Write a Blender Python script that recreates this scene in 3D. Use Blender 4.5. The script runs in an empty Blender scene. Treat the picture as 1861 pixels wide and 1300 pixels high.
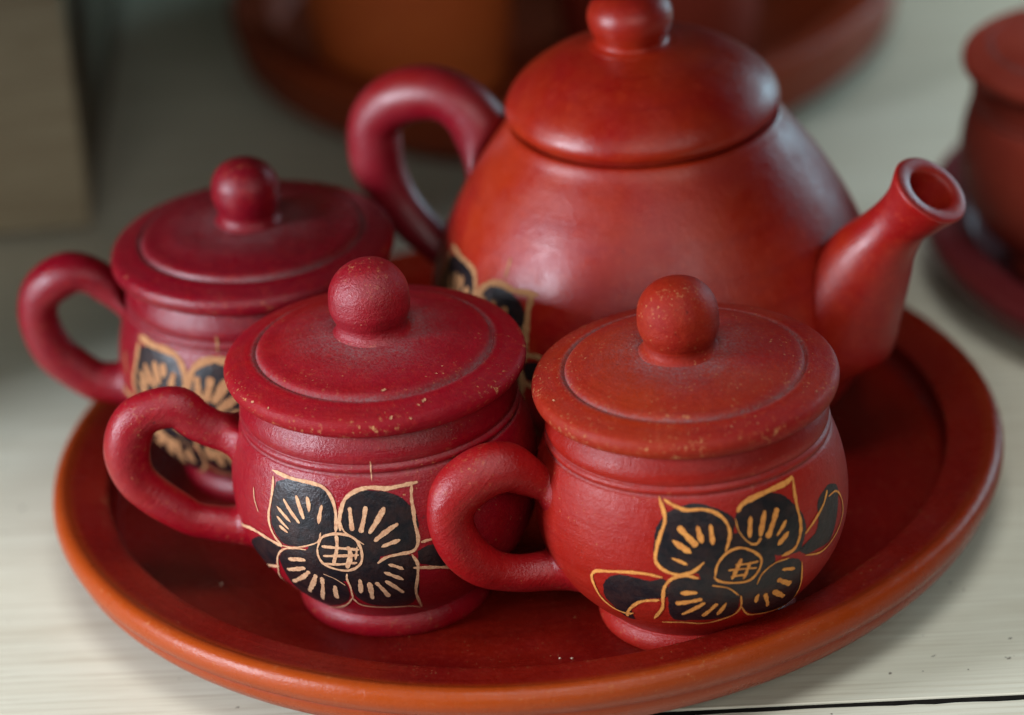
import bpy, bmesh, math, random
import numpy as np
from mathutils import Vector, Matrix

rng = random.Random(7)
scene = bpy.context.scene
COL = scene.collection

# ------------------------------------------------------------------ camera
cam_d = bpy.data.cameras.new("camera")
cam = bpy.data.objects.new("camera", cam_d)
COL.objects.link(cam)
RT = Vector((0.9969, -0.0365, -0.0704)).normalized()
FW = Vector((0.0, 0.8875, -0.4608)).normalized()
RT = (RT - FW * RT.dot(FW)).normalized()
UP = RT.cross(FW).normalized()
m = Matrix.Identity(4)
for i in range(3):
    m[i][0], m[i][1], m[i][2] = RT[i], UP[i], -FW[i]
m[0][3], m[1][3], m[2][3] = 0.0, -1.0719, 0.6067
cam.matrix_world = m
cam_d.sensor_width = 36.0
cam_d.lens = 136.1
cam_d.clip_start, cam_d.clip_end = 0.05, 60.0
cam_d.dof.use_dof = True
cam_d.dof.focus_distance = 1.132
cam_d.dof.aperture_fstop = 4.5
cam_d.dof.aperture_blades = 9
scene.camera = cam

# ------------------------------------------------------------------ world and lamps
world = bpy.data.worlds.new("World")
scene.world = world
world.use_nodes = True
bg = world.node_tree.nodes["Background"]
bg.inputs[0].default_value = (0.80, 0.86, 0.95, 1)
bg.inputs[1].default_value = 0.015


def area(name, loc, aim, sx, sy, power, col):
    d = bpy.data.lights.new(name, "AREA")
    d.shape = "RECTANGLE"
    d.size, d.size_y = sx, sy
    d.energy = power
    d.color = col
    o = bpy.data.objects.new(name, d)
    COL.objects.link(o)
    o.location = loc
    o.rotation_euler = (Vector(aim) - Vector(loc)).to_track_quat("-Z", "Y").to_euler()
    return o


area("open_front_daylight", (0.30, -2.6, 1.50), (0, 0, 0.04), 2.8, 1.0, 32, (1.0, 0.99, 0.95))
area("overhead_daylight", (0.10, -0.95, 2.30), (0, 0, 0.04), 0.9, 0.7, 26, (0.94, 0.98, 1.0))
area("left_window_daylight", (-1.40, -0.52, 0.42), (0, -0.02, 0.05), 0.42, 0.52, 43.0, (0.80, 0.88, 1.0))
area("right_doorway_daylight", (0.88, 0.76, 0.26), (0.15, 0.25, 0.0), 0.40, 0.36, 4.5, (0.50, 0.84, 1.0))

scene.view_settings.view_transform = "Standard"
scene.view_settings.look = "None"
scene.view_settings.exposure = 0.0
scene.view_settings.gamma = 1.0
scene.render.engine = "CYCLES"
scene.cycles.max_bounces = 6
scene.cycles.diffuse_bounces = 1
scene.cycles.use_denoising = True

MOTIF_A = {"petal0":{"fill":[[-235889,5772],[-225789,5979],[-214530,6046],[-203805,6005],[-196110,5881],[-191812,5657],[-189834,5370],[-189245,5008],[-189601,4690],[-196961,4428],[-204482,4206],[-212414,4014],[-222118,3894],[-230680,3890],[-235697,4110],[-239062,4395],[-239094,4787],[-237811,5286]],"lines":[[112,[[-240711,6056],[-230622,6033],[-220077,6021],[-207749,6026],[-197413,5946],[-191814,5706],[-188955,5321],[-188770,4906],[-189471,4635]]],[102,[[-238999,5906],[-238079,5541],[-239319,5104],[-241323,4640],[-240155,4264],[-236335,3980],[-231145,3792]]],[51,[[-231145,3792],[-220806,3881],[-209679,4073],[-201942,4282],[-199633,4577]]],[112,[[-233733,5078],[-227690,4894],[-221480,4702]]],[122,[[-227825,5368],[-221375,5049],[-214746,4751]]],[143,[[-217622,5578],[-214640,5278],[-211477,4914]]],[143,[[-209323,5626],[-207942,5414],[-207487,5158]]],[143,[[-198099,5455],[-199648,5163],[-200795,4842]]],[112,[[-233588,4761],[-228691,4607],[-223324,4455]]],[122,[[-231899,4477],[-224257,4330]]]]},"petal1":{"fill":[[-182535,5539],[-179523,5789],[-172544,5935],[-163458,5916],[-154551,5853],[-147071,5695],[-141088,5436],[-137401,5150],[-135827,4823],[-137605,4343],[-138679,4072],[-143231,3932],[-154031,3916],[-162718,3861],[-170920,4056],[-177703,4502],[-183293,4768],[-184586,5128]],"lines":[[132,[[-186195,4703],[-186394,5019],[-184883,5386],[-181885,5687],[-174856,5912],[-165610,6000],[-154341,5946],[-145159,5973],[-132858,6006]]],[112,[[-137018,5991],[-138526,5614],[-138355,5210],[-138324,4792],[-137384,4452],[-138046,4124],[-141042,3943],[-149777,3890],[-158506,3816],[-164272,3623]]],[51,[[-185827,5020],[-183949,4711],[-177703,4502],[-171576,4282]]],[143,[[-179188,5447],[-178813,5088],[-178405,4723]]],[153,[[-168569,5473],[-170444,5092],[-173044,4671]]],[173,[[-156558,5421],[-161600,5051],[-167698,4640]]],[153,[[-148952,4893],[-156343,4691],[-164938,4386]]],[153,[[-148375,4371],[-154413,4294],[-161031,4181]]]]},"petal2":{"fill":[[-238276,3199],[-232249,3563],[-222522,3798],[-211551,3902],[-203660,4040],[-203213,3438],[-198689,3136],[-192221,2976],[-187943,2722],[-188783,2202],[-196209,1748],[-211205,1354],[-241527,828],[-242119,1249],[-243116,1817],[-239146,2556]],"lines":[[71,[[-211551,3902],[-220937,3849],[-230158,3687],[-237656,3345],[-245642,2646],[-258689,1826],[-256828,1392],[-242766,1263],[-241527,828],[-216811,1110],[-195987,1640],[-186691,2127]]],[31,[[-202558,3101],[-194702,2959],[-188556,2719]]],[143,[[-228432,3340],[-220518,3455],[-213622,3516]]],[153,[[-233543,2848],[-224462,3018],[-215513,3194]]],[153,[[-212865,3092],[-220792,2746],[-236382,2258]]],[173,[[-208147,3010],[-213876,2574],[-224455,1992]]],[143,[[-204022,2950],[-207574,2410],[-216895,1674]]],[163,[[-196292,2660],[-198264,2343],[-200387,1975]]]]},"petal3":{"fill":[[-185345,3219],[-174180,3572],[-165350,3625],[-160698,3794],[-149827,3861],[-141350,3735],[-139184,3205],[-138342,2716],[-139149,2053],[-144590,1596],[-158404,1583],[-174293,1704],[-182588,2058],[-184631,2569]],"lines":[[71,[[-186691,2127],[-185357,2652],[-186178,3008],[-185345,3219]]],[71,[[-186980,2082],[-183680,1733],[-172193,1591],[-155740,1532],[-144508,1485],[-133466,1258]]],[102,[[-142293,3834],[-138986,3471],[-139315,3001],[-140525,2322],[-138148,1838],[-133466,1258]]],[173,[[-177442,3034],[-177800,2755],[-179373,2372]]],[173,[[-171606,2899],[-171535,2511],[-172310,2077]]],[163,[[-167085,2894],[-163335,2582],[-159578,2178]]],[143,[[-160772,2946],[-155074,2668],[-149021,2323]]],[153,[[-161147,3294],[-155406,3129],[-148467,2911]]],[143,[[-157886,3571],[-152660,3466],[-147958,3320]]]]},"flower_centre":{"fill":[[-205324,3904],[-201942,4282],[-196662,4597],[-188362,4751],[-180518,4774],[-173143,4616],[-168349,4280],[-168079,3872],[-173358,3450],[-182127,3161],[-191585,3118],[-200874,3186],[-204898,3484]],"lines":[[92,[[-203040,4046],[-199336,4412],[-192076,4578],[-183050,4591],[-176707,4447],[-173621,4056],[-175138,3632],[-182511,3368],[-191697,3359],[-200523,3521],[-203233,3802],[-203040,4046]]],[122,[[-188936,4554],[-189449,4134],[-193472,3509]]],[153,[[-182054,4215],[-181037,3925],[-184538,3429]]],[82,[[-176012,4225],[-178158,3750]]],[102,[[-199837,4130],[-188314,4139],[-175122,4115]]],[102,[[-199641,3801],[-186733,3877],[-175530,3934]]],[92,[[-201760,3511],[-189867,3559],[-177271,3660]]]]},"leaf0":{"fill":[[-271566,3194],[-253711,3705],[-242452,3752],[-232936,3734],[-236672,3363],[-244205,2885],[-274400,2222],[-274653,2558],[-281193,2718]],"lines":[[122,[[-289795,3338],[-261502,3795],[-245533,3816],[-231301,3760]]],[112,[[-273282,2023],[-266938,2287],[-242201,2823]]],[41,[[-258144,5274],[-256526,4925],[-252144,4591]]],[41,[[-163580,6801],[-163697,6464],[-163666,6158]]]]},"leaf1":{"fill":[[-138392,3889],[-129906,4038],[-121015,3862],[-109291,3621],[-102628,3181],[-106079,2916],[-118852,3071],[-130667,3310],[-137347,3456]],"lines":[[122,[[-141877,3335],[-130672,3228],[-118852,3071],[-104522,2786]]],[102,[[-135733,4186],[-127360,4209],[-113827,3995],[-101785,3489]]]]}}
MOTIF_B = {"petal0":{"fill":[[-179581,5752],[-173681,5877],[-166545,5969],[-159403,6000],[-150196,5872],[-142344,5707],[-135919,5459],[-136954,5050],[-140070,4646],[-143712,4446],[-152899,4219],[-157597,3949],[-168652,3886],[-177445,3916],[-183900,4110],[-187497,4471],[-187219,4965],[-185410,5390],[-181924,5600]],"lines":[[107,[[-184507,6177],[-181365,5846],[-180185,5553],[-183148,5138],[-185587,4757],[-186527,4302],[-181742,4030],[-173057,3888],[-164165,3972],[-156708,4265]]],[96,[[-180893,6103],[-173650,5950],[-166674,5839],[-155019,5820],[-147120,5687],[-141323,5423],[-139235,5069],[-140989,4761],[-143050,4527]]],[182,[[-171657,5383],[-166290,5092],[-160523,4785]]],[160,[[-175887,4990],[-169933,4776],[-164069,4576]]],[96,[[-176891,4440],[-171481,4328],[-166657,4208]]],[171,[[-159753,5389],[-158423,5126],[-157109,4854]]],[150,[[-151186,5406],[-150940,5093],[-150550,4770]]]]},"petal1":{"fill":[[-132963,5637],[-125908,5846],[-117534,5957],[-106997,5881],[-98238,5683],[-91556,5312],[-85844,4879],[-84491,4455],[-87348,4106],[-91301,3825],[-102913,3897],[-114599,4120],[-123942,4477],[-130542,4775],[-134547,5083],[-135487,5404]],"lines":[[139,[[-133042,5612],[-128644,5797],[-119169,5901],[-103551,5961],[-92601,5979],[-86830,6040]]],[107,[[-86830,6040],[-88805,5689],[-89750,5228],[-89026,4717],[-90853,4291],[-95889,3979],[-105642,3916]]],[32,[[-134756,5449],[-133395,5072],[-128359,4699],[-122671,4519]]],[150,[[-124486,5429],[-125905,5104],[-126939,4791]]],[150,[[-114124,5463],[-117204,5108],[-119720,4761]]],[171,[[-104882,5416],[-109914,5035],[-115044,4645]]],[118,[[-99784,4988],[-104065,4783],[-108646,4606]]],[139,[[-99053,4618],[-103514,4464],[-108472,4314]]],[75,[[-119196,4727],[-121992,4567]]]]},"petal2":{"fill":[[-180408,3408],[-176634,3698],[-168725,3823],[-161124,3713],[-151318,3478],[-142308,3277],[-136188,2928],[-134014,2435],[-138023,2047],[-149647,1940],[-166507,1966],[-179350,2000],[-181977,2338],[-180891,2911]],"lines":[[96,[[-160543,3742],[-168703,3842],[-176548,3760],[-182014,3467],[-184067,3045],[-185903,2592],[-194598,1989]]],[64,[[-189527,1835],[-174529,1882],[-158754,1779],[-145560,1893],[-135544,2104],[-132675,2416],[-133747,2899]]],[43,[[-152457,3453],[-142308,3277],[-134972,2914]]],[171,[[-172830,3226],[-167189,3236],[-161581,3228]]],[150,[[-176435,2812],[-167635,2883],[-158944,2966]]],[128,[[-173403,2311],[-164513,2572],[-157309,2814]]],[139,[[-159326,2188],[-153807,2471],[-149153,2728]]],[128,[[-149253,2165],[-145880,2447],[-143219,2714]]]]},"petal3":{"fill":[[-131552,3084],[-123276,3250],[-120996,3604],[-110888,3758],[-101453,3746],[-91041,3511],[-86963,2961],[-82238,2194],[-76054,1460],[-93859,1497],[-116452,1772],[-127352,2074],[-132874,2675]],"lines":[[64,[[-132675,2416],[-124955,1895],[-112325,1682],[-93859,1497],[-79516,1504],[-82045,2113],[-86489,2815],[-89079,3408]]],[43,[[-123139,3178],[-119757,3523],[-110888,3758],[-100051,3751]]],[128,[[-105456,3447],[-99834,3363],[-94305,3260]]],[160,[[-108104,3130],[-102550,2939],[-95632,2709]]],[160,[[-110247,2718],[-104449,2481],[-97192,2197]]],[128,[[-116345,2719],[-113041,2373],[-109734,2016]]],[128,[[-121104,2795],[-121987,2629],[-121510,2407]]]]},"flower_centre":{"fill":[[-155403,3939],[-149596,4200],[-141090,4708],[-128359,4699],[-118106,4285],[-116018,3778],[-120998,3354],[-130222,2996],[-138654,3026],[-150245,3409]],"lines":[[75,[[-150580,3724],[-148559,4136],[-142561,4466],[-134440,4566],[-126460,4393],[-120300,4056],[-122222,3683],[-128300,3420],[-138853,3442],[-147879,3581],[-151135,3728]]],[64,[[-127355,4604],[-122589,4575],[-119345,4675]]],[107,[[-133175,4208],[-136359,3917],[-139941,3578]]],[107,[[-127519,4060],[-130006,3784],[-132432,3500]]],[64,[[-137409,4049],[-130532,4008],[-122211,3994]]],[53,[[-142054,3909],[-132910,3868],[-123434,3793]]],[75,[[-141034,3682],[-135296,3669],[-129444,3653]]]]},"leaf0":{"fill":[[-225869,3113],[-220001,3472],[-211733,3666],[-201924,3669],[-191463,3616],[-182197,3718],[-181147,3055],[-193271,2924],[-204505,2605],[-213780,2126],[-212806,1687],[-220359,1716],[-224902,2205],[-228382,2565]],"lines":[[96,[[-183229,3777],[-193334,3856],[-205189,3827],[-219363,3699],[-230124,3545],[-233888,3325],[-233906,2905],[-231760,2414],[-226151,2097],[-216459,1998],[-209591,2114]]],[96,[[-218081,1815],[-210844,2300],[-199948,2764],[-186718,2925]]]]},"leaf1":{"fill":[[-92842,3857],[-86695,3913],[-78337,4034],[-72881,4382],[-71047,4971],[-63478,5146],[-55756,5200],[-44110,4896],[-46652,4404],[-52338,3831],[-59144,3453],[-74093,3508],[-84715,3562]],"lines":[[86,[[-86163,4286],[-75248,4551],[-64753,4834],[-58717,5096]]],[64,[[-58518,4893],[-48260,4824],[-41238,4445],[-39542,3924],[-45508,3594],[-56488,3387],[-69596,3307],[-86353,3567]]]]}}

# ------------------------------------------------------------------ materials
def nd(nt, t, **kw):
    n = nt.nodes.new(t)
    for k, v in kw.items():
        setattr(n, k, v)
    return n


def mat_base(name):
    ma = bpy.data.materials.new(name)
    ma.use_nodes = True
    nt = ma.node_tree
    return ma, nt, nt.nodes["Principled BSDF"]


def sock(s):
    return s


def mixc(nt, fac, a, b):
    n = nd(nt, "ShaderNodeMix", data_type="RGBA")
    for key, v in ((0, fac), (6, a), (7, b)):
        if hasattr(v, "links"):
            nt.links.new(v, n.inputs[key])
        else:
            n.inputs[key].default_value = v if key == 0 else (*v, 1)
    return n.outputs[2]


def ramp(nt, src, lo, hi, a=0.0, b=1.0):
    n = nd(nt, "ShaderNodeMapRange")
    n.clamp = True
    nt.links.new(src, n.inputs[0])
    n.inputs[1].default_value, n.inputs[2].default_value = lo, hi
    n.inputs[3].default_value, n.inputs[4].default_value = a, b
    return n.outputs[0]


def math_(nt, op, a, b=0.0):
    n = nd(nt, "ShaderNodeMath", operation=op)
    for i, v in enumerate((a, b)):
        if hasattr(v, "links"):
            nt.links.new(v, n.inputs[i])
        else:
            n.inputs[i].default_value = v
    return n.outputs[0]


def noise(nt, vec, scale, detail=3.0, rough=0.55, dist=0.0):
    n = nd(nt, "ShaderNodeTexNoise")
    nt.links.new(vec, n.inputs["Vector"])
    n.inputs["Scale"].default_value = scale
    n.inputs["Detail"].default_value = detail
    n.inputs["Roughness"].default_value = rough
    n.inputs["Distortion"].default_value = dist
    return n.outputs["Fac"]


def vmul(nt, vec, s):
    n = nd(nt, "ShaderNodeVectorMath", operation="MULTIPLY")
    nt.links.new(vec, n.inputs[0])
    n.inputs[1].default_value = s
    return n.outputs[0]


def attr(nt, name):
    n = nd(nt, "ShaderNodeAttribute")
    n.attribute_name = name
    return n.outputs["Fac"]


def obj_vec(nt, seed):
    tc = nd(nt, "ShaderNodeTexCoord")
    add = nd(nt, "ShaderNodeVectorMath", operation="ADD")
    nt.links.new(tc.outputs["Object"], add.inputs[0])
    add.inputs[1].default_value = (seed * 0.37, seed * 0.71, seed * 0.13)
    return add.outputs[0]


TAN = (0.62, 0.30, 0.115)


def clay(name, c1, c2, c3=(0.33, 0.050, 0.005), seed=1.0, rough=0.40, wear=0.5, turn=1.0, grit=1.0, spec=0.30,
         mixlo=0.45, mixhi=0.65, mscale=16, speck=0.0):
    ma, nt, bs = mat_base(name)
    v = obj_vec(nt, seed)
    big = noise(nt, v, mscale, 4, 0.6, 0.4)
    col = mixc(nt, ramp(nt, big, mixlo, mixhi), c1, c2)
    # faint horizontal burnishing streaks left by the potter's wheel
    tc = nd(nt, "ShaderNodeTexCoord")
    sep = nd(nt, "ShaderNodeSeparateXYZ")
    nt.links.new(tc.outputs["Object"], sep.inputs[0])
    rad = math_(nt, "SQRT", math_(nt, "ADD", math_(nt, "MULTIPLY", sep.outputs[0], sep.outputs[0]), math_(nt, "MULTIPLY", sep.outputs[1], sep.outputs[1])))
    cmb = nd(nt, "ShaderNodeCombineXYZ")
    nt.links.new(math_(nt, "MULTIPLY", sep.outputs[0], 26.0), cmb.inputs[0])
    nt.links.new(math_(nt, "MULTIPLY", sep.outputs[1], 26.0), cmb.inputs[1])
    nt.links.new(math_(nt, "MULTIPLY", math_(nt, "ADD", math_(nt, "ADD", rad, sep.outputs[2]), seed), 560.0), cmb.inputs[2])
    streak = noise(nt, cmb.outputs[0], 1.0, 4, 0.65)
    c2d = tuple(x * 0.72 for x in c1)
    col = mixc(nt, ramp(nt, streak, 0.50, 0.78, 0, 0.45), col, c2d)
    c2l = tuple(min(1, x * 1.25 + 0.006) for x in c2)
    fine = noise(nt, v, 420, 4, 0.7)
    col = mixc(nt, ramp(nt, fine, 0.50, 0.75, 0, 0.5), col, c2l)
    col = mixc(nt, attr(nt, "tint"), col, c3)
    # rubbed edges and specks where the bare clay shows
    wn = noise(nt, v, 520, 5, 0.75)
    wn2 = noise(nt, v, 60, 2, 0.5)
    w_edge = math_(nt, "MULTIPLY", attr(nt, "wear"), ramp(nt, wn, 0.57, 0.68))
    w_edge = math_(nt, "MULTIPLY", w_edge, ramp(nt, wn2, 0.46, 0.60))
    sp = noise(nt, v, 1050, 2, 0.5)
    spk = math_(nt, "MULTIPLY", ramp(nt, sp, 0.705 - speck, 0.735 - speck), ramp(nt, wn2, 0.40, 0.62))
    wf = math_(nt, "MULTIPLY", math_(nt, "MAXIMUM", w_edge, math_(nt, "MULTIPLY", spk, 0.55)), wear)
    col = mixc(nt, wf, col, TAN)
    pit = noise(nt, v, 560, 2, 0.5)
    col = mixc(nt, ramp(nt, pit, 0.72, 0.78, 0, 0.55 * grit), col, (0.03, 0.006, 0.006))
    # settled dust
    dn = noise(nt, v, 1100, 3, 0.8)
    dl = noise(nt, v, 90, 3, 0.6)
    df = math_(nt, "MULTIPLY", attr(nt, "dust"), ramp(nt, dn, 0.38, 0.68, 0.15, 0.9))
    df = math_(nt, "MULTIPLY", df, ramp(nt, dl, 0.30, 0.62, 0.35, 1.0))
    col = mixc(nt, df, col, (0.19, 0.115, 0.115))
    nt.links.new(col, bs.inputs["Base Color"])
    r = ramp(nt, noise(nt, v, 60, 6, 0.7), 0.33, 0.67, rough - 0.09, rough + 0.15)
    r = math_(nt, "ADD", r, math_(nt, "MULTIPLY", df, 0.35))
    nt.links.new(r, bs.inputs["Roughness"])
    bs.inputs["Specular IOR Level"].default_value = spec
    # relief
    h = math_(nt, "ADD", math_(nt, "MULTIPLY", streak, 0.5 * turn), math_(nt, "MULTIPLY", noise(nt, v, 520, 4, 0.7), 0.55 * grit))
    h = math_(nt, "ADD", h, math_(nt, "MULTIPLY", noise(nt, v, 85, 3, 0.5), 0.4 + 0.6 * min(1, turn)))
    h = math_(nt, "ADD", h, math_(nt, "MULTIPLY", noise(nt, v, 1500, 3, 0.7), 0.42 * grit))
    h = math_(nt, "SUBTRACT", h, math_(nt, "MULTIPLY", wf, 0.35))
    b = nd(nt, "ShaderNodeBump")
    b.inputs["Strength"].default_value = 0.75
    b.inputs["Distance"].default_value = 0.00050
    nt.links.new(h, b.inputs["Height"])
    nt.links.new(b.outputs[0], bs.inputs["Normal"])
    return ma


def simple_noise_mat(name, c1, c2, scale, rough, bump=0.4, dist=0.0002, spec=0.4):
    ma, nt, bs = mat_base(name)
    v = obj_vec(nt, 2.0)
    f = noise(nt, v, scale, 5, 0.7)
    nt.links.new(mixc(nt, ramp(nt, f, 0.40, 0.66), c1, c2), bs.inputs["Base Color"])
    bs.inputs["Roughness"].default_value = rough
    bs.inputs["Specular IOR Level"].default_value = spec
    b = nd(nt, "ShaderNodeBump")
    b.inputs["Strength"].default_value = bump
    b.inputs["Distance"].default_value = dist
    nt.links.new(noise(nt, v, scale * 1.6, 4, 0.7), b.inputs["Height"])
    nt.links.new(b.outputs[0], bs.inputs["Normal"])
    return ma


def wood(name, c1, c2, c3, rough=0.42, spec=0.5):
    ma, nt, bs = mat_base(name)
    v = obj_vec(nt, 3.0)
    g1 = noise(nt, vmul(nt, v, (7, 120, 60)), 1.0, 5, 0.65, 0.5)
    g2 = noise(nt, vmul(nt, v, (16, 620, 300)), 1.0, 4, 0.7)
    g3 = noise(nt, vmul(nt, v, (5, 16, 8)), 1.0, 3, 0.6)
    col = mixc(nt, ramp(nt, g1, 0.35, 0.68), c1, c2)
    col = mixc(nt, ramp(nt, g2, 0.46, 0.70, 0, 0.85), col, c3)
    col = mixc(nt, ramp(nt, g3, 0.42, 0.70, 0, 0.45), col, c2)
    sp = noise(nt, v, 260, 2, 0.5)
    col = mixc(nt, ramp(nt, sp, 0.745, 0.765, 0, 0.8), col, (0.06, 0.035, 0.02))
    nt.links.new(col, bs.inputs["Base Color"])
    nt.links.new(ramp(nt, g1, 0.3, 0.7, rough - 0.05, rough + 0.12), bs.inputs["Roughness"])
    bs.inputs["Specular IOR Level"].default_value = spec
    b = nd(nt, "ShaderNodeBump")
    b.inputs["Strength"].default_value = 0.35
    b.inputs["Distance"].default_value = 0.0003
    nt.links.new(g2, b.inputs["Height"])
    nt.links.new(b.outputs[0], bs.inputs["Normal"])
    return ma


CRIM = (0.230, 0.0010, 0.0080)
RED = (0.255, 0.0050, 0.0030)
ORED = (0.310, 0.0210, 0.0020)
M_CRIM = clay("crimson_clay", CRIM, RED, seed=1, rough=0.32, spec=0.42, wear=0.9, mixlo=0.52, mixhi=0.72)
M_CRIM_LID = clay("crimson_lid_clay", CRIM, RED, seed=5, rough=0.50, spec=0.17, speck=0.0, wear=1.0, mixlo=0.50, mixhi=0.74)
M_BACKCUP = clay("dark_crimson_clay", (0.170, 0.0008, 0.0080), RED, seed=9, rough=0.31, spec=0.36, wear=0.5, mixlo=0.55, mixhi=0.8)
M_BRICK = clay("brick_red_clay", RED, (0.275, 0.0130, 0.0050), seed=13, rough=0.37, spec=0.24, wear=0.7, mixlo=0.40, mixhi=0.68)
M_ORANGE_LID = clay("orange_red_lid_clay", (0.225, 0.0065, 0.0050), (0.270, 0.0200, 0.0030), seed=17, rough=0.50, spec=0.17, speck=0.032, wear=1.0, mixlo=0.42, mixhi=0.66)
M_HANDLE = clay("red_handle_clay", (0.245, 0.0022, 0.0055), RED, seed=3, rough=0.34, spec=0.40, wear=0.9, mixlo=0.40, mixhi=0.62)
M_CHIP = simple_noise_mat("chipped_bare_clay", (0.52, 0.26, 0.14), (0.42, 0.18, 0.09), 900, 0.8, spec=0.2)
M_KNOB = clay("crimson_knob_clay", CRIM, (0.27, 0.004, 0.007), seed=7, rough=0.36, spec=0.55, wear=0.8, grit=1.7, turn=0.7)
M_POT_H = clay("teapot_handle_clay", (0.190, 0.0025, 0.010), (0.21, 0.005, 0.005), seed=23, rough=0.37, wear=0.15, turn=0.3, grit=0.4, spec=0.6)
M_POT = clay("teapot_clay", (0.255, 0.0045, 0.0040), (0.315, 0.020, 0.0030), seed=21, rough=0.35, wear=0.15, turn=0.45, grit=0.5,
             spec=0.42, mixlo=0.40, mixhi=0.64, mscale=22)
M_TRAY = clay("tray_clay", (0.120, 0.0028, 0.0020), (0.170, 0.0070, 0.0018), seed=25, rough=0.29, spec=0.26, wear=0.6, turn=1.0, grit=0.7,
              mixlo=0.40, mixhi=0.66, mscale=12)
M_TUM = clay("orange_terracotta_clay", (0.66, 0.125, 0.028), (0.70, 0.150, 0.034), seed=30, rough=0.5, wear=0.2, mixlo=0.4, mixhi=0.6)
M_TERRA = clay("terracotta_clay", (0.23, 0.030, 0.008), (0.27, 0.040, 0.010), seed=29, rough=0.5, wear=0.2, mixlo=0.4, mixhi=0.6)
M_TERRA_DK = clay("brown_terracotta_clay", (0.25, 0.030, 0.017), (0.29, 0.040, 0.02), seed=33, rough=0.5, wear=0.2)
M_PLUM = clay("plum_clay", (0.125, 0.014, 0.018), (0.15, 0.016, 0.016), seed=37, rough=0.42, wear=0.2)
M_CARVE_DK = simple_noise_mat("carved_brown_clay", (0.42, 0.20, 0.085), (0.30, 0.12, 0.05), 700, 0.75, 0.7, 0.0003, 0.2)
M_BLACK = simple_noise_mat("black_paint", (0.0065, 0.0055, 0.0075), (0.026, 0.0115, 0.0105), 190, 0.40, 0.8, 0.0005, 0.30)
M_CARVE = simple_noise_mat("carved_bare_clay", (0.64, 0.365, 0.205), (0.46, 0.215, 0.115), 700, 0.75, 0.7, 0.0003, 0.2)
M_CARVE_O = simple_noise_mat("carved_ochre_clay", (0.66, 0.27, 0.060), (0.50, 0.17, 0.040), 700, 0.72, 0.7, 0.0003, 0.2)
M_WOOD = wood("pale_shelf_wood", (0.75, 0.725, 0.585), (0.66, 0.62, 0.485), (0.50, 0.44, 0.32))
M_CRATE = wood("grey_crate_wood", (0.37, 0.31, 0.205), (0.31, 0.25, 0.16), (0.24, 0.18, 0.11))
M_CRATE_DK = wood("brown_crate_wood", (0.13, 0.10, 0.06), (0.10, 0.07, 0.04), (0.07, 0.05, 0.03))
M_GAP_SHADE = simple_noise_mat("gap_shade", (0.006, 0.005, 0.004), (0.012, 0.010, 0.008), 200, 0.8, spec=0.1)  # near-black colour painting the shade between the two planks
M_CRUMB = simple_noise_mat("crumb_clay", (0.62, 0.48, 0.36), (0.5, 0.36, 0.26), 300, 0.8)


# ------------------------------------------------------------------ mesh helpers
def link_mesh(name, verts, faces, material, parent=None, smooth=True, attrs=None):
    me = bpy.data.meshes.new(name)
    me.from_pydata([tuple(map(float, v)) for v in verts], [], faces)
    if smooth:
        me.polygons.foreach_set("use_smooth", [True] * len(me.polygons))
    for k in ("wear", "dust", "tint"):
        a = me.attributes.new(k, "FLOAT", "POINT")
        if attrs and k in attrs:
            a.data.foreach_set("value", np.asarray(attrs[k], dtype=np.float32))
    me.materials.append(material)
    me.update()
    o = bpy.data.objects.new(name, me)
    COL.objects.link(o)
    if parent is not None:
        o.parent = parent
    return o


def empty(name, loc, label=None, cat=None, group=None, rz=0.0):
    o = bpy.data.objects.new(name, None)
    o.empty_display_size = 0.02
    COL.objects.link(o)
    o.location = loc
    o.rotation_euler = (0, 0, rz)
    if label:
        o["label"] = label
    if cat:
        o["category"] = cat
    if group:
        o["group"] = group
    return o


def spline(pts, n):
    """Catmull-Rom through rows of pts (any number of columns), n steps per span."""
    P = np.array(pts, dtype=float)
    out = []
    for i in range(len(P) - 1):
        p0 = P[i - 1] if i > 0 else 2 * P[0] - P[1]
        p1, p2 = P[i], P[i + 1]
        p3 = P[i + 2] if i + 2 < len(P) else 2 * P[-1] - P[-2]
        t0 = 0.0
        d = [max(np.linalg.norm(b[:3] - a[:3]) ** 0.5, 1e-6) for a, b in ((p0, p1), (p1, p2), (p2, p3))]
        t1, t2, t3 = d[0], d[0] + d[1], d[0] + d[1] + d[2]
        for k in range(n):
            t = t1 + (t2 - t1) * k / n
            a1 = (t1 - t) / (t1 - t0) * p0 + (t - t0) / (t1 - t0) * p1
            a2 = (t2 - t) / (t2 - t1) * p1 + (t - t1) / (t2 - t1) * p2
            a3 = (t3 - t) / (t3 - t2) * p2 + (t - t2) / (t3 - t2) * p3
            b1 = (t2 - t) / (t2 - t0) * a1 + (t - t0) / (t2 - t0) * a2
            b2 = (t3 - t) / (t3 - t1) * a2 + (t - t1) / (t3 - t1) * a3
            out.append((t2 - t) / (t2 - t1) * b1 + (t - t1) / (t2 - t1) * b2)
    out.append(P[-1])
    return np.array(out)


def profile(rows, n=5):
    """rows of (radius, height, wear, dust, tint) -> dense profile."""
    R = [tuple(r) + (0,) * (5 - len(r)) for r in rows]
    A = np.array(R, dtype=float)
    # pad to make the spline metric use radius and height only
    B = np.c_[A[:, :2], np.zeros(len(A)), A[:, 2:]]
    D = spline(B, n)
    D[:, 0] = np.maximum(D[:, 0], 0.0)
    D[:, 3:] = np.clip(D[:, 3:], 0, 1)
    return D


def wobble(seed, wob):
    q = random.Random(seed)
    ph = [q.uniform(0, 6.28) for _ in range(4)]
    return lambda th: 1 + wob * (0.6 * np.sin(2 * th + ph[0]) + 0.3 * np.sin(3 * th + ph[1]) + 0.2 * np.sin(5 * th + ph[2]))


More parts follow.
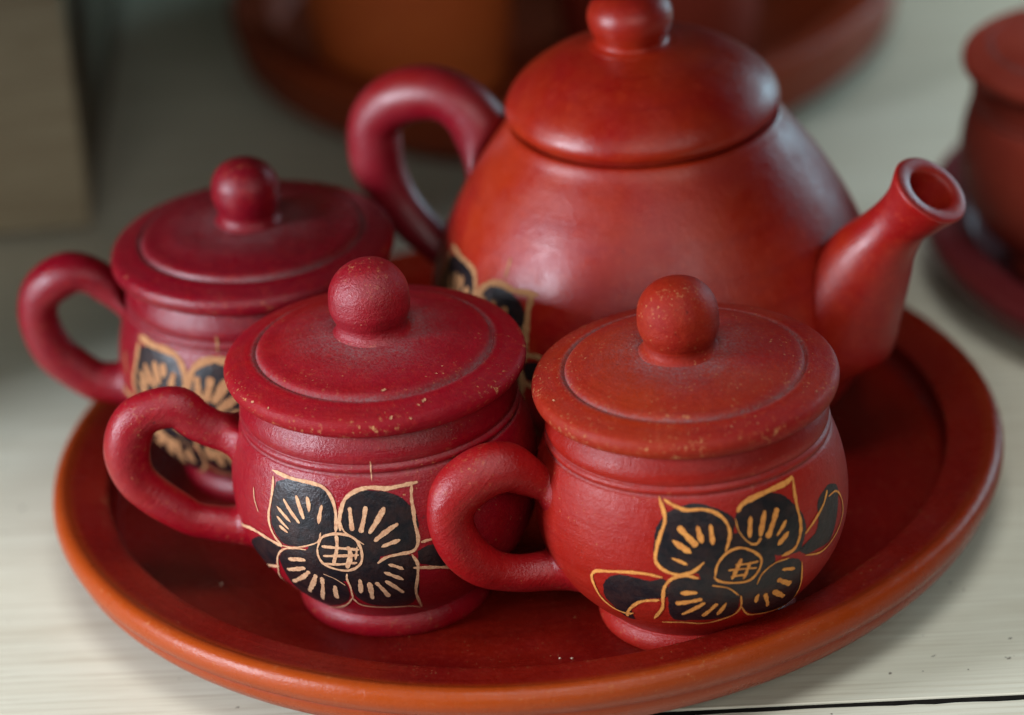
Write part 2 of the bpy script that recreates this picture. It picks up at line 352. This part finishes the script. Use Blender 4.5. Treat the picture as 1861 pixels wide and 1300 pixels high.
def wall(prof_z, prof_r, seed, wob):
    """Radius of a turned wall at height z and angle th, hand wobble included."""
    w = wobble(seed, wob)
    return lambda z, th=0.0: float(np.interp(z, prof_z, prof_r)) * float(w(th))


def lathe(name, prof, material, parent=None, segs=144, wob=0.004, seed=0, loc=(0, 0, 0), ztilt=(0, 0), zwob=0.0, tdir=None):
    q = random.Random(seed)
    ph = [q.uniform(0, 6.28) for _ in range(4)]
    th = np.linspace(0, 2 * np.pi, segs, endpoint=False)
    wobf = wobble(seed, wob)(th)
    zw = zwob * (np.sin(2 * th + ph[3]) + 0.6 * np.sin(3 * th + ph[1]))
    V, F, AT = [], [], {"wear": [], "dust": [], "tint": []}
    n = len(prof)
    for i, row in enumerate(prof):
        r, z = row[0], row[1]
        rr = r * wobf
        x, y = rr * np.cos(th), rr * np.sin(th)
        zz = z + zw * min(1.0, r / 0.02) + ztilt[0] * x + ztilt[1] * y
        V.append(np.stack([x, y, zz], 1))
        for k, j in (("wear", 3), ("dust", 4), ("tint", 5)):
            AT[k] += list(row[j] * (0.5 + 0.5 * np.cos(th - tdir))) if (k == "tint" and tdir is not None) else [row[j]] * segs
    V = np.concatenate(V)
    for i in range(n - 1):
        for j in range(segs):
            a, b = i * segs + j, i * segs + (j + 1) % segs
            F.append((a, b, b + segs, a + segs))
    if prof[0][0] > 1e-4:
        F.append(tuple(range(segs - 1, -1, -1)))
    if prof[-1][0] > 1e-4:
        F.append(tuple((n - 1) * segs + j for j in range(segs)))
    o = link_mesh(name, V, F, material, parent, True, AT)
    o.location = loc
    return o


def surf(rf, th, z, off=0.0):
    """Point on a turned body and its outward normal."""
    r = rf(z, th)
    dr = (rf(z + 4e-4, th) - rf(z - 4e-4, th)) / 8e-4
    n = np.array([np.cos(th), np.sin(th), -dr])
    n /= np.linalg.norm(n)
    return np.array([r * np.cos(th), r * np.sin(th), z]) + n * off, n


def to_surface(rf, P, off=-0.00015, zmin=0.002, zmax=1.0):
    th = math.atan2(P[1], P[0])
    z = min(max(P[2], zmin), zmax)
    p, n = surf(rf, th, z, off)
    return p


def tube_on_body(name, rf, phi, path, material, parent, blend=(True, True), fillet=1.55, segs=28, n=5, squash=1.0, zmax=1.0,
                 wear=0.25, tip=None, lump=0.04, seed=0, fl_len=(1.0, 1.0)):
    """A swept handle or spout whose ends flare into the turned body. path rows: (rho, z, radius) in the vertical
    plane at angle phi."""
    q = random.Random(seed)
    D = spline([(a, 0.0, b, c) for a, b, c in path], n)
    ca, sa = math.cos(phi), math.sin(phi)
    C = np.stack([D[:, 0] * ca, D[:, 0] * sa, D[:, 2]], 1)
    rad = D[:, 3]
    T = np.gradient(C, axis=0)
    T /= np.linalg.norm(T, axis=1)[:, None]
    Nn = np.array([-sa, ca, 0.0])
    an = np.linspace(0, 2 * np.pi, segs, endpoint=False)
    rings = []
    ph1, ph2 = q.uniform(0, 6), q.uniform(0, 6)

    def ring(i, s=1.0):
        B = np.cross(T[i], Nn)
        rr = rad[i] * s * (1 + lump * np.sin(2 * an + ph1 + i * 0.11) + lump * 0.6 * np.sin(i * 0.35 + ph2))
        return C[i] + rr[:, None] * (np.cos(an)[:, None] * Nn * squash + np.sin(an)[:, None] * B)

    def fil(i, j):
        """rings from tube ring i down on to the body near station j"""
        P0 = ring(i)
        Pc = np.array([to_surface(rf, p, -0.0001, zmax=zmax) for p in ring(j, 1.0)])
        Ps = np.array([to_surface(rf, p, -0.0004, zmax=zmax) for p in ring(j, fillet)])
        res = []
        for t in (0.18, 0.36, 0.52, 0.66, 0.78, 0.88, 0.95, 1.0):
            res.append((1 - t) ** 2 * P0 + 2 * t * (1 - t) * Pc + t * t * Ps)
        return res

    k0 = int(n * fl_len[0]) if blend[0] else 0
    k1 = len(C) - 1 - (int(n * fl_len[1]) if blend[1] else 0)
    if blend[0]:
        rings += fil(k0, 0)[::-1]
    rings += [ring(i) for i in range(k0, k1 + 1)]
    if blend[1]:
        rings += fil(k1, len(C) - 1)
    if tip is not None:
        # rounded lip and hollow bore
        hole, depth, lip = tip
        i = len(C) - 1
        R0 = rad[i]
        B = np.cross(T[i], Nn)
        for rr, dz in ((R0 * 0.992, 0.0004), (R0 * 0.97, 0.0008), (R0 * 0.93, 0.0010), (R0 * 0.82, 0.0010), (hole * 1.10, 0.0009),
                       (hole * 1.02, 0.0004), (hole * 0.985, -0.001)):
            rings.append(C[i] + T[i] * dz + rr * (np.cos(an)[:, None] * Nn + np.sin(an)[:, None] * B))
        for k in range(1, 13):
            j = max(i - 1 - int(k * depth), 0)
            rings.append(C[j] + hole * (0.97 - 0.035 * k) * (np.cos(an)[:, None] * Nn + np.sin(an)[:, None] * np.cross(T[j], Nn)))
    V = np.concatenate(rings)
    F = []
    for i in range(len(rings) - 1):
        for j in range(segs):
            a, b = i * segs + j, i * segs + (j + 1) % segs
            F.append((a, a + segs, b + segs, b))
    F.append(tuple(range(segs)))
    F.append(tuple(len(V) - 1 - j for j in range(segs)))
    return link_mesh(name, V, F, material, parent, True, {"wear": [wear] * len(V)})


def patch(name, rf, poly, material, parent, off, remap):
    """A painted shape: a thin skin laid on the turned body, closed outline smoothed."""
    P = np.array([remap(a / 1e5, b / 1e5) for a, b in poly])
    Q = spline(np.c_[np.vstack([P, P[:1]]) * [0.046, 1], np.zeros(len(P) + 1)], 5)[:-1, :2] / [0.046, 1]
    q = random.Random(len(poly) * 7 + int(off * 1e7))
    c = Q.mean(0)
    K = 9
    V, F = [surf(rf, c[0], c[1], off)[0]], []
    n = len(Q)
    jit = [q.uniform(-0.00013, 0.00013) for _ in range(n)]
    for k in range(1, K + 1):
        for i in range(n):
            d = Q[i] - c
            L = math.hypot(d[0] * 0.046, d[1]) or 1e-6
            s = k / K * (1 + (jit[i] / L if k == K else 0))
            p = c + d * s
            V.append(surf(rf, p[0], p[1], off if k < K else off * 0.5)[0])
    for i in range(n):
        F.append((0, 1 + i, 1 + (i + 1) % n))
    for k in range(K - 1):
        for i in range(n):
            a, b = 1 + k * n + i, 1 + k * n + (i + 1) % n
            F.append((a, a + n, b + n, b))
    return link_mesh(name, V, F, material, parent)


def strokes(name, rf, lines, material, parent, off, remap, wmul=1.0, seed=3):
    """Carved strokes: shallow gutters with raised ragged edges, following the body."""
    q = random.Random(seed)
    for wi, (w, pts) in enumerate(lines):
        V, F = [], []
        w = w / 1e5 * wmul
        o2 = off + wi * 6e-6
        P = np.array([remap(a / 1e5, b / 1e5) for a, b in pts]) * [0.046, 1]
        L = sum(np.linalg.norm(P[i + 1] - P[i]) for i in range(len(P) - 1))
        nn = max(3, int(L / 0.0004 / max(1, len(P) - 1)))
        Q = spline(np.c_[P, np.zeros(len(P))], nn)[:, :2]
        T = np.gradient(Q, axis=0)
        T /= np.maximum(np.linalg.norm(T, axis=1)[:, None], 1e-9)
        N = np.stack([-T[:, 1], T[:, 0]], 1)
        s = np.linspace(0, 1, len(Q))
        short = L < 0.007
        prof = (np.minimum(1, np.minimum(s, 1 - s) / 0.22) ** 0.6) if short else np.minimum(1, np.minimum(s, 1 - s) / 0.06 * 0.6 + 0.4)
        base = len(V)
        lw = q.uniform(0, 6)
        for i in range(len(Q)):
            f = 1 + 0.16 * math.sin(i * 0.31 + lw) + 0.08 * math.sin(i * 0.9 + lw * 2)
            hw = 0.5 * w * prof[i] * f
            wa, wb = hw + q.uniform(-0.10, 0.10) * hw, hw + q.uniform(-0.10, 0.10) * hw
            for k, (side, hh) in enumerate(((-1.0, 0.96), (-0.66, 1.0), (0.0, 0.86), (0.66, 1.0), (1.0, 0.96))):
                ww = wa if side < 0 else wb
                pq = (Q[i] + N[i] * side * ww) / [0.046, 1]
                V.append(surf(rf, pq[0], pq[1], o2 * hh)[0])
        for i in range(len(Q) - 1):
            for k in range(4):
                a = base + i * 5 + k
                F.append((a, a + 1, a + 6, a + 5))
        link_mesh(name, V, F, material, parent)


def motif(parent, rf, data, carve, remap, wmul=1.0):
    order = ["flower_centre", "leaf0", "leaf1", "petal0", "petal1", "petal2", "petal3"]
    for i, k in enumerate(order):
        nm = k.rstrip("01234")
        fill = data[k]["fill"]
        if nm == "flower_centre":
            ca, cb = sum(p[0] for p in fill) / len(fill), sum(p[1] for p in fill) / len(fill)
            fill = [(ca + (p[0] - ca) * 1.3, cb + (p[1] - cb) * 1.3) for p in fill]
        base = patch(nm, rf, fill, M_BLACK, parent, 0.00007 + i * 0.000012, remap)
        strokes("carved_line", rf, data[k]["lines"], carve, base, (0.00026 if i == 0 else 0.00021) + i * 0.000006, remap, wmul, seed=i + 3)


def chip(lid, prof, th, r, size, tilt, seed):
    """A flake of slip knocked off: a small ragged bare patch lying on the lid."""
    q = random.Random(seed)
    k = int(np.argmin(np.abs(prof[:, 0] - r) + (prof[:, 1] < 0.0765) * 1.0))
    p0, p1, p2 = prof[k], prof[max(k - 2, 0)], prof[min(k + 2, len(prof) - 1)]
    t = np.array([p2[0] - p1[0], p2[1] - p1[1]])
    t /= np.linalg.norm(t)
    er, et = np.array([math.cos(th), math.sin(th), 0]), np.array([-math.sin(th), math.cos(th), 0])
    tv = er * t[0] + np.array([0, 0, t[1]])
    nv = np.cross(tv, et)
    nv = nv if nv @ np.array([er[0], er[1], 1.0]) > 0 else -nv
    c = er * p0[0] + np.array([0, 0, p0[1]])
    n = 13
    a0, ax = q.uniform(0, 6), q.uniform(1.2, 2.2)
    V, F = [c + nv * 0.00004], []
    for ring_, hh in ((0.62, 0.00002), (1.0, 0.00013)):
        for i in range(n):
            a = i / n * 2 * math.pi
            rr = size * 0.5 * ring_ * q.uniform(0.6, 1.15)
            x, y = rr * math.cos(a) * ax ** 0.5, rr * math.sin(a) / ax ** 0.5
            u = x * math.cos(a0) - y * math.sin(a0)
            w = x * math.sin(a0) + y * math.cos(a0)
            V.append(c + et * u + tv * w + nv * hh)
    for i in range(n):
        j = (i + 1) % n
        F += [(0, 1 + i, 1 + j), (1 + i, 1 + n + i, 1 + n + j, 1 + j)]
    link_mesh("chip", V, F, M_CHIP, lid, smooth=False)


# ------------------------------------------------------------------ the shelf
shelf = empty("shelf", (0, 0, -0.0134))
shelf["kind"] = "structure"
shelf["label"] = "pale wooden shelf boards under the tea set"


def board(name, x0, x1, y0, y1, z0, z1, material, parent, bev=0.0006):
    bm = bmesh.new()
    bmesh.ops.create_cube(bm, size=1.0)
    for v in bm.verts:
        v.co = Vector((x0 + (v.co.x + 0.5) * (x1 - x0), y0 + (v.co.y + 0.5) * (y1 - y0), z0 + (v.co.z + 0.5) * (z1 - z0)))
    bmesh.ops.bevel(bm, geom=list(bm.edges), offset=bev, segments=2, affect="EDGES", profile=0.5)
    me = bpy.data.meshes.new(name)
    bm.to_mesh(me)
    bm.free()
    me.materials.append(material)
    o = bpy.data.objects.new(name, me)
    COL.objects.link(o)
    o.parent = parent
    return o


shelf.rotation_euler = (0, 0, -0.0575)
board("plank", -0.34, 1.2, -0.1075, 0.78, -0.02, 0.0, M_WOOD, shelf, 0.0003)
V, F = [], []
nx = 260
for i in range(nx + 1):
    x = -0.34 + 1.54 * i / nx
    e = -0.1098 + 0.00028 * math.sin(i * 0.37) + 0.0002 * math.sin(i * 1.13 + 1) + rng.uniform(-0.00016, 0.00016) - (0.0006 if rng.random() < 0.03 else 0)
    V += [(x, -0.235, -0.0003), (x, e - 0.0007, -0.0003), (x, e, -0.0007), (x, e, -0.02), (x, -0.235, -0.02)]
for i in range(nx):
    for k in range(5):
        a, b = i * 5 + k, i * 5 + (k + 1) % 5
        F.append((a, a + 5, b + 5, b))
F += [(0, 1, 2, 3, 4), tuple(nx * 5 + k for k in (4, 3, 2, 1, 0))]
link_mesh("plank", V, F, M_WOOD, shelf, smooth=False)
board("gap_shade_strip", -0.34, 1.2, -0.1097, -0.1076, -0.02, -0.0006, M_GAP_SHADE, shelf, 0.0001)  # dark strip stands in for the shade inside the narrow plank gap
board("side_shade_board", -0.335, -0.318, 0.02, 0.78, 0.0003, 0.255, M_CRATE, shelf)  # out of view, added to keep the left light off the back left
board("back_shade_board", -0.3175, 0.13, 0.785, 0.80, 0.0003, 0.255, M_CRATE_DK, shelf)  # unseen dark board, added to dim the back and the lid reflections
board("upper_shade_board", -0.335, 0.13, -0.08, 0.80, 0.2555, 0.275, M_CRATE, shelf)  # unseen, added to block high light at the back; stops short at right

# ------------------------------------------------------------------ trays
TRAY = [(0.0, 0.0), (0.06, 0.0), (0.110, 0.0), (0.1255, 0.0002), (0.1312, 0.0012), (0.1330, 0.0040), (0.1334, 0.0090),
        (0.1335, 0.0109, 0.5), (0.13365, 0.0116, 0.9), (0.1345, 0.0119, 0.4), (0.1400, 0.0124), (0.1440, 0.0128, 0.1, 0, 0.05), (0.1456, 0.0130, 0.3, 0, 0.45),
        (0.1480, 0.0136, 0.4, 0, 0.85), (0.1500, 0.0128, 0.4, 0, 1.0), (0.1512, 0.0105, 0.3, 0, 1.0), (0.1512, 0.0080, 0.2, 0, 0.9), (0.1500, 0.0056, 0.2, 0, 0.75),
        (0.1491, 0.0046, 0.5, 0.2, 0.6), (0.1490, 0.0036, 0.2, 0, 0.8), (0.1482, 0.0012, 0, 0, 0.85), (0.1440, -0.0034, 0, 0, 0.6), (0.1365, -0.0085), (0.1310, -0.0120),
        (0.1290, -0.0131), (0.1250, -0.0132), (0.1200, -0.0110), (0.0, -0.0105)]


def make_tray(loc, label, material, group, zrim=1.0, seed=1, rz=0.0, wob=0.0035, tint=1.0, tdir=None):
    t = empty("serving_tray", loc, label, "tray", group, rz)
    pr = profile([(r[0], r[1] * (zrim if r[1] > 0.003 else 1.0)) + tuple(r[2:4]) + ((r[4] * tint,) if len(r) > 4 else ()) for r in
                  [tuple(a) + (0,) * (5 - len(a)) for a in TRAY]], 4)
    lathe("dish", pr, material, t, segs=220, wob=wob, seed=seed, tdir=tdir)
    return t


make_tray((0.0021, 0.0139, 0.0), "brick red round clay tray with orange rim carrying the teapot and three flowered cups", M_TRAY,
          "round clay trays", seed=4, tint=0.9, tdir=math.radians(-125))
make_tray((0.033, 0.393, 0.0), "blurred terracotta round tray behind the teapot, holding two plain tumblers", M_TERRA, "round clay trays", zrim=1.6, seed=6,
          tint=0.1)
back_tray = [o for o in bpy.data.objects if o.get("label", "").startswith("blurred terracotta round tray")][0]
back_tray.scale = (0.90, 0.90, 1.0)
plum = make_tray((0.281, 0.152, -0.0017), "blurred plum coloured round tray cut off by the right edge of the photo", M_PLUM, "round clay trays", seed=8, tint=0.0)
plum.scale = (0.87, 0.87, 0.87)

# ------------------------------------------------------------------ lidded cups
BODY = [(0.0, 0.0012), (0.020, 0.0012), (0.0250, 0.0003), (0.0284, 0.0, 0.1), (0.0294, 0.0018, 0.2), (0.0294, 0.0040, 0.3), (0.0286, 0.0060, 0.1),
        (0.0280, 0.0068, 0, 0.15), (0.0302, 0.0090), (0.0350, 0.0136), (0.0398, 0.0195), (0.0437, 0.0265), (0.0457, 0.0335), (0.0463, 0.0400), (0.0460, 0.0465),
        (0.0450, 0.0525), (0.0438, 0.0568), (0.0428, 0.0596, 0.1), (0.0421, 0.0610, 0.3), (0.0417, 0.0614, 0.2, 0.45), (0.0415, 0.0620, 0.1, 0.5), (0.0419, 0.0626, 0.4),
        (0.0420, 0.0634, 0.3), (0.0416, 0.0641, 0.1, 0.3), (0.0411, 0.0646, 0.0, 0.35), (0.0414, 0.0653, 0.2), (0.0416, 0.0668, 0.1), (0.0411, 0.0690), (0.0400, 0.0712), (0.0390, 0.0730),
        (0.0382, 0.0736), (0.0375, 0.0730), (0.0375, 0.0650), (0.0370, 0.0500), (0.0, 0.0450)]


def lid_rows(step):
    up = 0.0006 * step
    return [(0.0, 0.0728), (0.034, 0.0739), (0.0395, 0.0742), (0.0430, 0.0746, 0.2), (0.0444, 0.0756, 0.6), (0.0450, 0.0772, 0.8), (0.0449, 0.0787, 1.0), (0.0441, 0.0801, 0.7),
            (0.0425, 0.0810, 0.25, 0.05), (0.0395, 0.0819, 0.1, 0.08), (0.0368, 0.0826, 0.15, 0.12), (0.0359, 0.0826, 0.1, 0.9), (0.0353, 0.0821, 0.0, 1.0), (0.0348, 0.0827 + up * 0.3, 0.1, 0.9),
            (0.0343, 0.0831 + up, 0.45, 0.3), (0.0332, 0.0837 + up, 0.25, 0.1), (0.0290, 0.0851, 0.1, 0.10), (0.0240, 0.0862, 0.1, 0.25), (0.0190, 0.0868, 0.05, 0.50), (0.0150, 0.0872, 0, 0.85),
            (0.0118, 0.0875, 0, 0.9)]


def knob_rows(kr, zc):
    k = kr / 0.0119
    base = 0.0870
    return [(0.0, base), (0.0118 * k, base), (0.0121 * k, 0.0872, 0.05, 0.5), (0.0114 * k, 0.0878, 0.15, 0.2), (0.0107 * k, 0.0886, 0.05), (0.0103 * k, 0.0898, 0, 0.1), (0.0104 * k, 0.0912),
            (0.0110 * k, 0.0925, 0.15), (0.01185 * k, 0.0952, 0.1), (0.0119 * k, zc), (0.0114 * k, zc + 0.0036 * k, 0.1), (0.0096 * k, zc + 0.0070 * k, 0.25),
            (0.0068 * k, zc + 0.0096 * k, 0.6), (0.0035 * k, zc + 0.0108 * k, 0.7), (0.0, zc + 0.0111 * k, 0.5)]


def make_cup(loc, label, group, zs, phi, hpath, m_body, m_lid, m_handle, m_knob, kr, zc, seed, tilt=(0, 0), lid_shift=(0, 0), data=None, carve=None, remap=None, knob_shift=(0, 0), step=1.0, wmul=1.0, chips=()):
    t = empty("lidded_cup", loc, label, "cup", group)
    pr = profile([(r[0], r[1] * zs) + tuple(r[2:]) for r in BODY], 5)
    lathe("body", pr, m_body, t, segs=160, wob=0.004, seed=seed)
    a = [r for r in BODY[3:30]]
    zz, rr = np.array([r[1] * zs for r in a]), np.array([r[0] for r in a])
    # smooth lookup of the turned wall
    dn = pr[(pr[:, 0] > 0.0255)]
    i0 = int(np.argmax(dn[:, 1] > 0.0001))
    sel = pr[15:145]
    od = np.argsort(sel[:, 1])
    zsrt, rsrt = sel[od, 1], sel[od, 0]
    rf = wall(zsrt, rsrt, seed, 0.004)
    q = random.Random(seed)
    p2 = [q.uniform(0, 6.28) for _ in range(4)]
    tube_on_body("handle", rf, phi, hpath, m_handle, t, seed=seed, zmax=0.060 * zs, fillet=1.5)
    dz = 0.0740 * (zs - 1)
    lid = lathe("lid", profile(lid_rows(step), 5), m_lid, t, segs=160, wob=0.005, seed=seed + 1, loc=(lid_shift[0], lid_shift[1], dz), ztilt=tilt, zwob=0.00018)
    kn = lathe("knob", profile(knob_rows(kr, zc), 5), m_knob, lid, segs=96, wob=0.022, seed=seed + 2, loc=(knob_shift[0], knob_shift[1], 0), ztilt=(q.uniform(-0.05, 0.05), q.uniform(-0.04, 0.04)), zwob=0.0002)
    if data:
        motif(t, rf, data, carve, remap or (lambda a, b: (a, b)), wmul)
    lp = profile(lid_rows(step), 5)[10:]
    for ci, (dg, rmm, size) in enumerate(chips):
        chip(lid, lp, math.radians(dg), rmm / 1000, size * 0.85 / 1000, tilt, seed * 31 + ci)
    return t


H_MID = [(0.0425, 0.058, 0.0068), (0.0482, 0.0584, 0.0058), (0.055, 0.0624, 0.0057), (0.06, 0.0672, 0.006), (0.067, 0.0671, 0.0063), (0.073, 0.0642, 0.0067), (0.0763, 0.058, 0.0069), (0.0772, 0.0507, 0.0068), (0.0753, 0.0435, 0.0064), (0.0711, 0.0382, 0.0061), (0.0656, 0.0334, 0.0059), (0.0594, 0.0289, 0.0057), (0.0526, 0.0269, 0.0058), (0.0455, 0.0245, 0.0066)]
H_RIGHT = [(0.041, 0.0516, 0.0066), (0.0455, 0.053, 0.0054), (0.0498, 0.0564, 0.006), (0.0554, 0.0603, 0.0073), (0.0607, 0.0607, 0.0078), (0.067, 0.0584, 0.0076), (0.0715, 0.0544, 0.0073), (0.0736, 0.0481, 0.0069), (0.0728, 0.0416, 0.0067), (0.0697, 0.0346, 0.0064), (0.0648, 0.0291, 0.0061), (0.0597, 0.0261, 0.0058), (0.053, 0.024, 0.0057), (0.0473, 0.0233, 0.0059), (0.041, 0.0222, 0.0068)]
H_BACK = [(0.0427, 0.0603, 0.0066), (0.0479, 0.0654, 0.006), (0.0534, 0.0696, 0.0065), (0.059, 0.0706, 0.0071), (0.0648, 0.0683, 0.0071), (0.0699, 0.0636, 0.0068), (0.0719, 0.0566, 0.0066), (0.0709, 0.0492, 0.0065), (0.0676, 0.0416, 0.0065), (0.0616, 0.0356, 0.0065), (0.0557, 0.0314, 0.0065), (0.0487, 0.0295, 0.0068)]
CUPS = "lidded clay cups with round knobs"
R_ = math.radians
make_cup((-0.0405, -0.0503, 0), "crimson lidded cup with whole tan-lined black flower, in front between two other cups", CUPS, 1.025, R_(178), H_MID, M_CRIM, M_CRIM_LID,
         M_CRIM, M_KNOB, 0.0119, 0.0985, 11, data=MOTIF_A, carve=M_CARVE, wmul=0.88,
         chips=((275, 33.2, 1.5), (291, 39.5, 1.7), (276, 43.6, 1.4), (283, 44.3, 0.9), (340, 44.6, 1.3), (216, 44.2, 1.3), (225, 43.8, 0.9), (312, 30, 0.6), (305, 32, 0.7), (288, 40.8, 0.9), (195, 41, 0.5)))
make_cup((0.0498, -0.0749, 0), "orange-red lidded cup before the teapot spout, black flower with two leaves", CUPS, 1.0, R_(194), H_RIGHT, M_BRICK, M_ORANGE_LID,
         M_HANDLE, M_ORANGE_LID, 0.0120, 0.0984, 21, data=MOTIF_B, carve=M_CARVE_O, knob_shift=(-0.001, 0), step=0.25,
         chips=((200, 41.5, 1.1), (228, 31, 1.5), (236, 27, 0.8), (262, 43.8, 1.0), (285, 40, 0.7), (245, 19, 0.6), (300, 27, 0.5), (330, 42, 0.8), (20, 30, 0.5), (215, 38, 0.6)))
make_cup((-0.0793, 0.0373, 0), "slightly blurred dark crimson lidded cup behind the middle cup, left of the teapot handle", CUPS, 1.0, R_(174), H_BACK, M_BACKCUP, M_BACKCUP,
         M_BACKCUP, M_BACKCUP, 0.0109, 0.0978, 31, data=MOTIF_A, carve=M_CARVE_DK, remap=lambda a, b: (a - 0.21, b - 0.0005), wmul=1.7, chips=((208, 44.2, 1.6), (262, 34.0, 1.2)))
make_cup((0.206, 0.139, -0.0016), "blurred dark red lidded cup on the plum tray at the right edge", CUPS, 1.0, R_(20), H_MID, M_TERRA_DK, M_TERRA_DK, M_TERRA_DK, M_TERRA_DK,
         0.0115, 0.098, 41)

# ------------------------------------------------------------------ teapot
tp = empty("teapot", (0.0474, 0.045, 0.0), "large red clay teapot with domed lid, loop handle and upright spout on the tray", "teapot")
TB = [(0.0, 0.0012), (0.040, 0.0012), (0.0450, 0.0), (0.0470, 0.0030), (0.0455, 0.0070), (0.0545, 0.0120), (0.0640, 0.0200), (0.0700, 0.0300), (0.0724, 0.0420), (0.0712, 0.0540), (0.0664, 0.0700), (0.0572, 0.0880),
      (0.0495, 0.0995), (0.0447, 0.1060), (0.0432, 0.1086), (0.0425, 0.1094), (0.0410, 0.1096), (0.0390, 0.1085), (0.0, 0.1050)]
tpr = profile(TB, 6)
lathe("body", tpr, M_POT, tp, segs=180, wob=0.004, seed=51)
sel = tpr[18:88]
od = np.argsort(sel[:, 1])
tz, tr = sel[od, 1], sel[od, 0]
trf = wall(tz, tr, 51, 0.004)
TL = [(0.0, 0.1092), (0.036, 0.1092), (0.0405, 0.1098), (0.0412, 0.1110, 0, 0.1), (0.0424, 0.1117), (0.0432, 0.1128), (0.0434, 0.1146), (0.0427, 0.1168), (0.0405, 0.1202), (0.0360, 0.1243), (0.0300, 0.1282), (0.0230, 0.1313),
      (0.0170, 0.1330), (0.0140, 0.1338), (0.0122, 0.1345)]
tl = lathe("lid", profile(TL, 6), M_POT, tp, segs=160, wob=0.004, seed=52)
TK = [(0.0, 0.1335), (0.0130, 0.1335), (0.0136, 0.1339), (0.0122, 0.1346), (0.0113, 0.1355), (0.0114, 0.1368), (0.0124, 0.1388), (0.0132, 0.1412), (0.0134, 0.1440), (0.0126, 0.1468), (0.0098, 0.1500), (0.0055, 0.1517), (0.0, 0.1520)]
lathe("knob", profile(TK, 5), M_POT, tl, segs=96, wob=0.01, seed=53, loc=(-0.0024, 0, 0))
HT = [(0.054, 0.0855, 0.0105), (0.057, 0.0985, 0.0098), (0.0626, 0.1055, 0.0094), (0.0697, 0.1088, 0.0091), (0.0785, 0.1083, 0.0091), (0.0877, 0.1044, 0.0092), (0.0943, 0.097, 0.0092), (0.0955, 0.0888, 0.0091), (0.0949, 0.0805, 0.0087), (0.0915, 0.072, 0.0079), (0.087, 0.0649, 0.0071), (0.0816, 0.0589, 0.0065), (0.07, 0.051, 0.0063)]
tube_on_body("handle", trf, R_(155), HT, M_POT_H, tp, seed=54, zmax=0.105, fillet=1.5)
SP = [(0.0620, 0.0385, 0.0182), (0.0660, 0.0475, 0.0192), (0.0716, 0.0598, 0.0174), (0.0801, 0.0757, 0.0134), (0.0851, 0.0829, 0.0104), (0.0907, 0.0902, 0.009), (0.0959, 0.0959, 0.0104), (0.1001, 0.1013, 0.0126)]
tube_on_body("spout", trf, R_(-34), SP, M_POT, tp, seed=55, blend=(True, False), fillet=1.60, fl_len=(1.0, 1), segs=40, tip=(0.0072, 1.4, 0), lump=0.008, zmax=0.09)
motif(tp, trf, MOTIF_A, M_CARVE_DK, lambda a, b: (-2.1969 + 0.70 * (a + 1.3277), b + 0.0146), 1.35)

# ------------------------------------------------------------------ things behind
TUM = [(0.0, 0.0004), (0.033, 0.0004), (0.0352, 0.0), (0.0365, 0.0015), (0.0378, 0.010), (0.0405, 0.030), (0.0428, 0.055), (0.0440, 0.080), (0.0444, 0.092), (0.0432, 0.0945), (0.0415, 0.093), (0.0405, 0.080), (0.0385, 0.05), (0.036, 0.008), (0.0, 0.006)]
for loc, lab, ma, sd in (((-0.0290, 0.345, 0.0), "blurred orange terracotta tumbler on the back tray, above the teapot handle", M_TUM, 61),
                         ((0.0690, 0.350, 0.0), "blurred brown terracotta tumbler on the back tray, behind the teapot knob", M_TERRA_DK, 62)):
    t = empty("tumbler", loc, lab, "tumbler", "plain tumblers on the back tray")
    lathe("cup_wall", profile(TUM, 4), ma, t, segs=96, wob=0.004, seed=sd)

crate = empty("wooden_crate", (-0.1535, 0.247, -0.0134), "blurred grey wooden crate standing at the back left of the shelf", "crate")
board("front_panel", -0.155, 0.0, 0.0, 0.016, 0.004, 0.24, M_CRATE, crate, 0.001)
board("side_panel", -0.0175, -0.0015, 0.0165, 0.34, 0.0, 0.24, M_CRATE_DK, crate, 0.001)
board("base_panel", -0.15, -0.018, 0.0175, 0.33, 0.0, 0.014, M_CRATE_DK, crate, 0.001)

# a few crumbs of dried clay lying on the tray
V, F = [], []
for cx, cy, sz in ((-0.0545, -0.1035, 0.0011), (-0.0585, -0.1020, 0.0006), (0.0070, -0.0985, 0.0006), (0.0105, -0.0990, 0.0005), (-0.095, -0.040, 0.0007), (-0.016, -0.106, 0.0005), (0.095, -0.03, 0.0006)):
    b = len(V)
    for dx, dy, dz in ((1, 0, 0.3), (-1, 0.1, 0.3), (0.1, 1, 0.4), (-0.1, -1, 0.3), (0.1, 0.1, 1.0), (0, 0, -0.1)):
        V.append((cx + dx * sz * rng.uniform(0.6, 1), cy + dy * sz * rng.uniform(0.5, 1), 0.0001 + max(0, dz) * sz))
    for f in ((0, 2, 4), (2, 1, 4), (1, 3, 4), (3, 0, 4), (2, 0, 5), (1, 2, 5), (3, 1, 5), (0, 3, 5)):
        F.append(tuple(b + k for k in f))
cr = link_mesh("crumbs", V, F, M_CRUMB, None, smooth=False)
cr["kind"] = "stuff"
cr["label"] = "tiny pale clay crumbs lying on the tray floor"
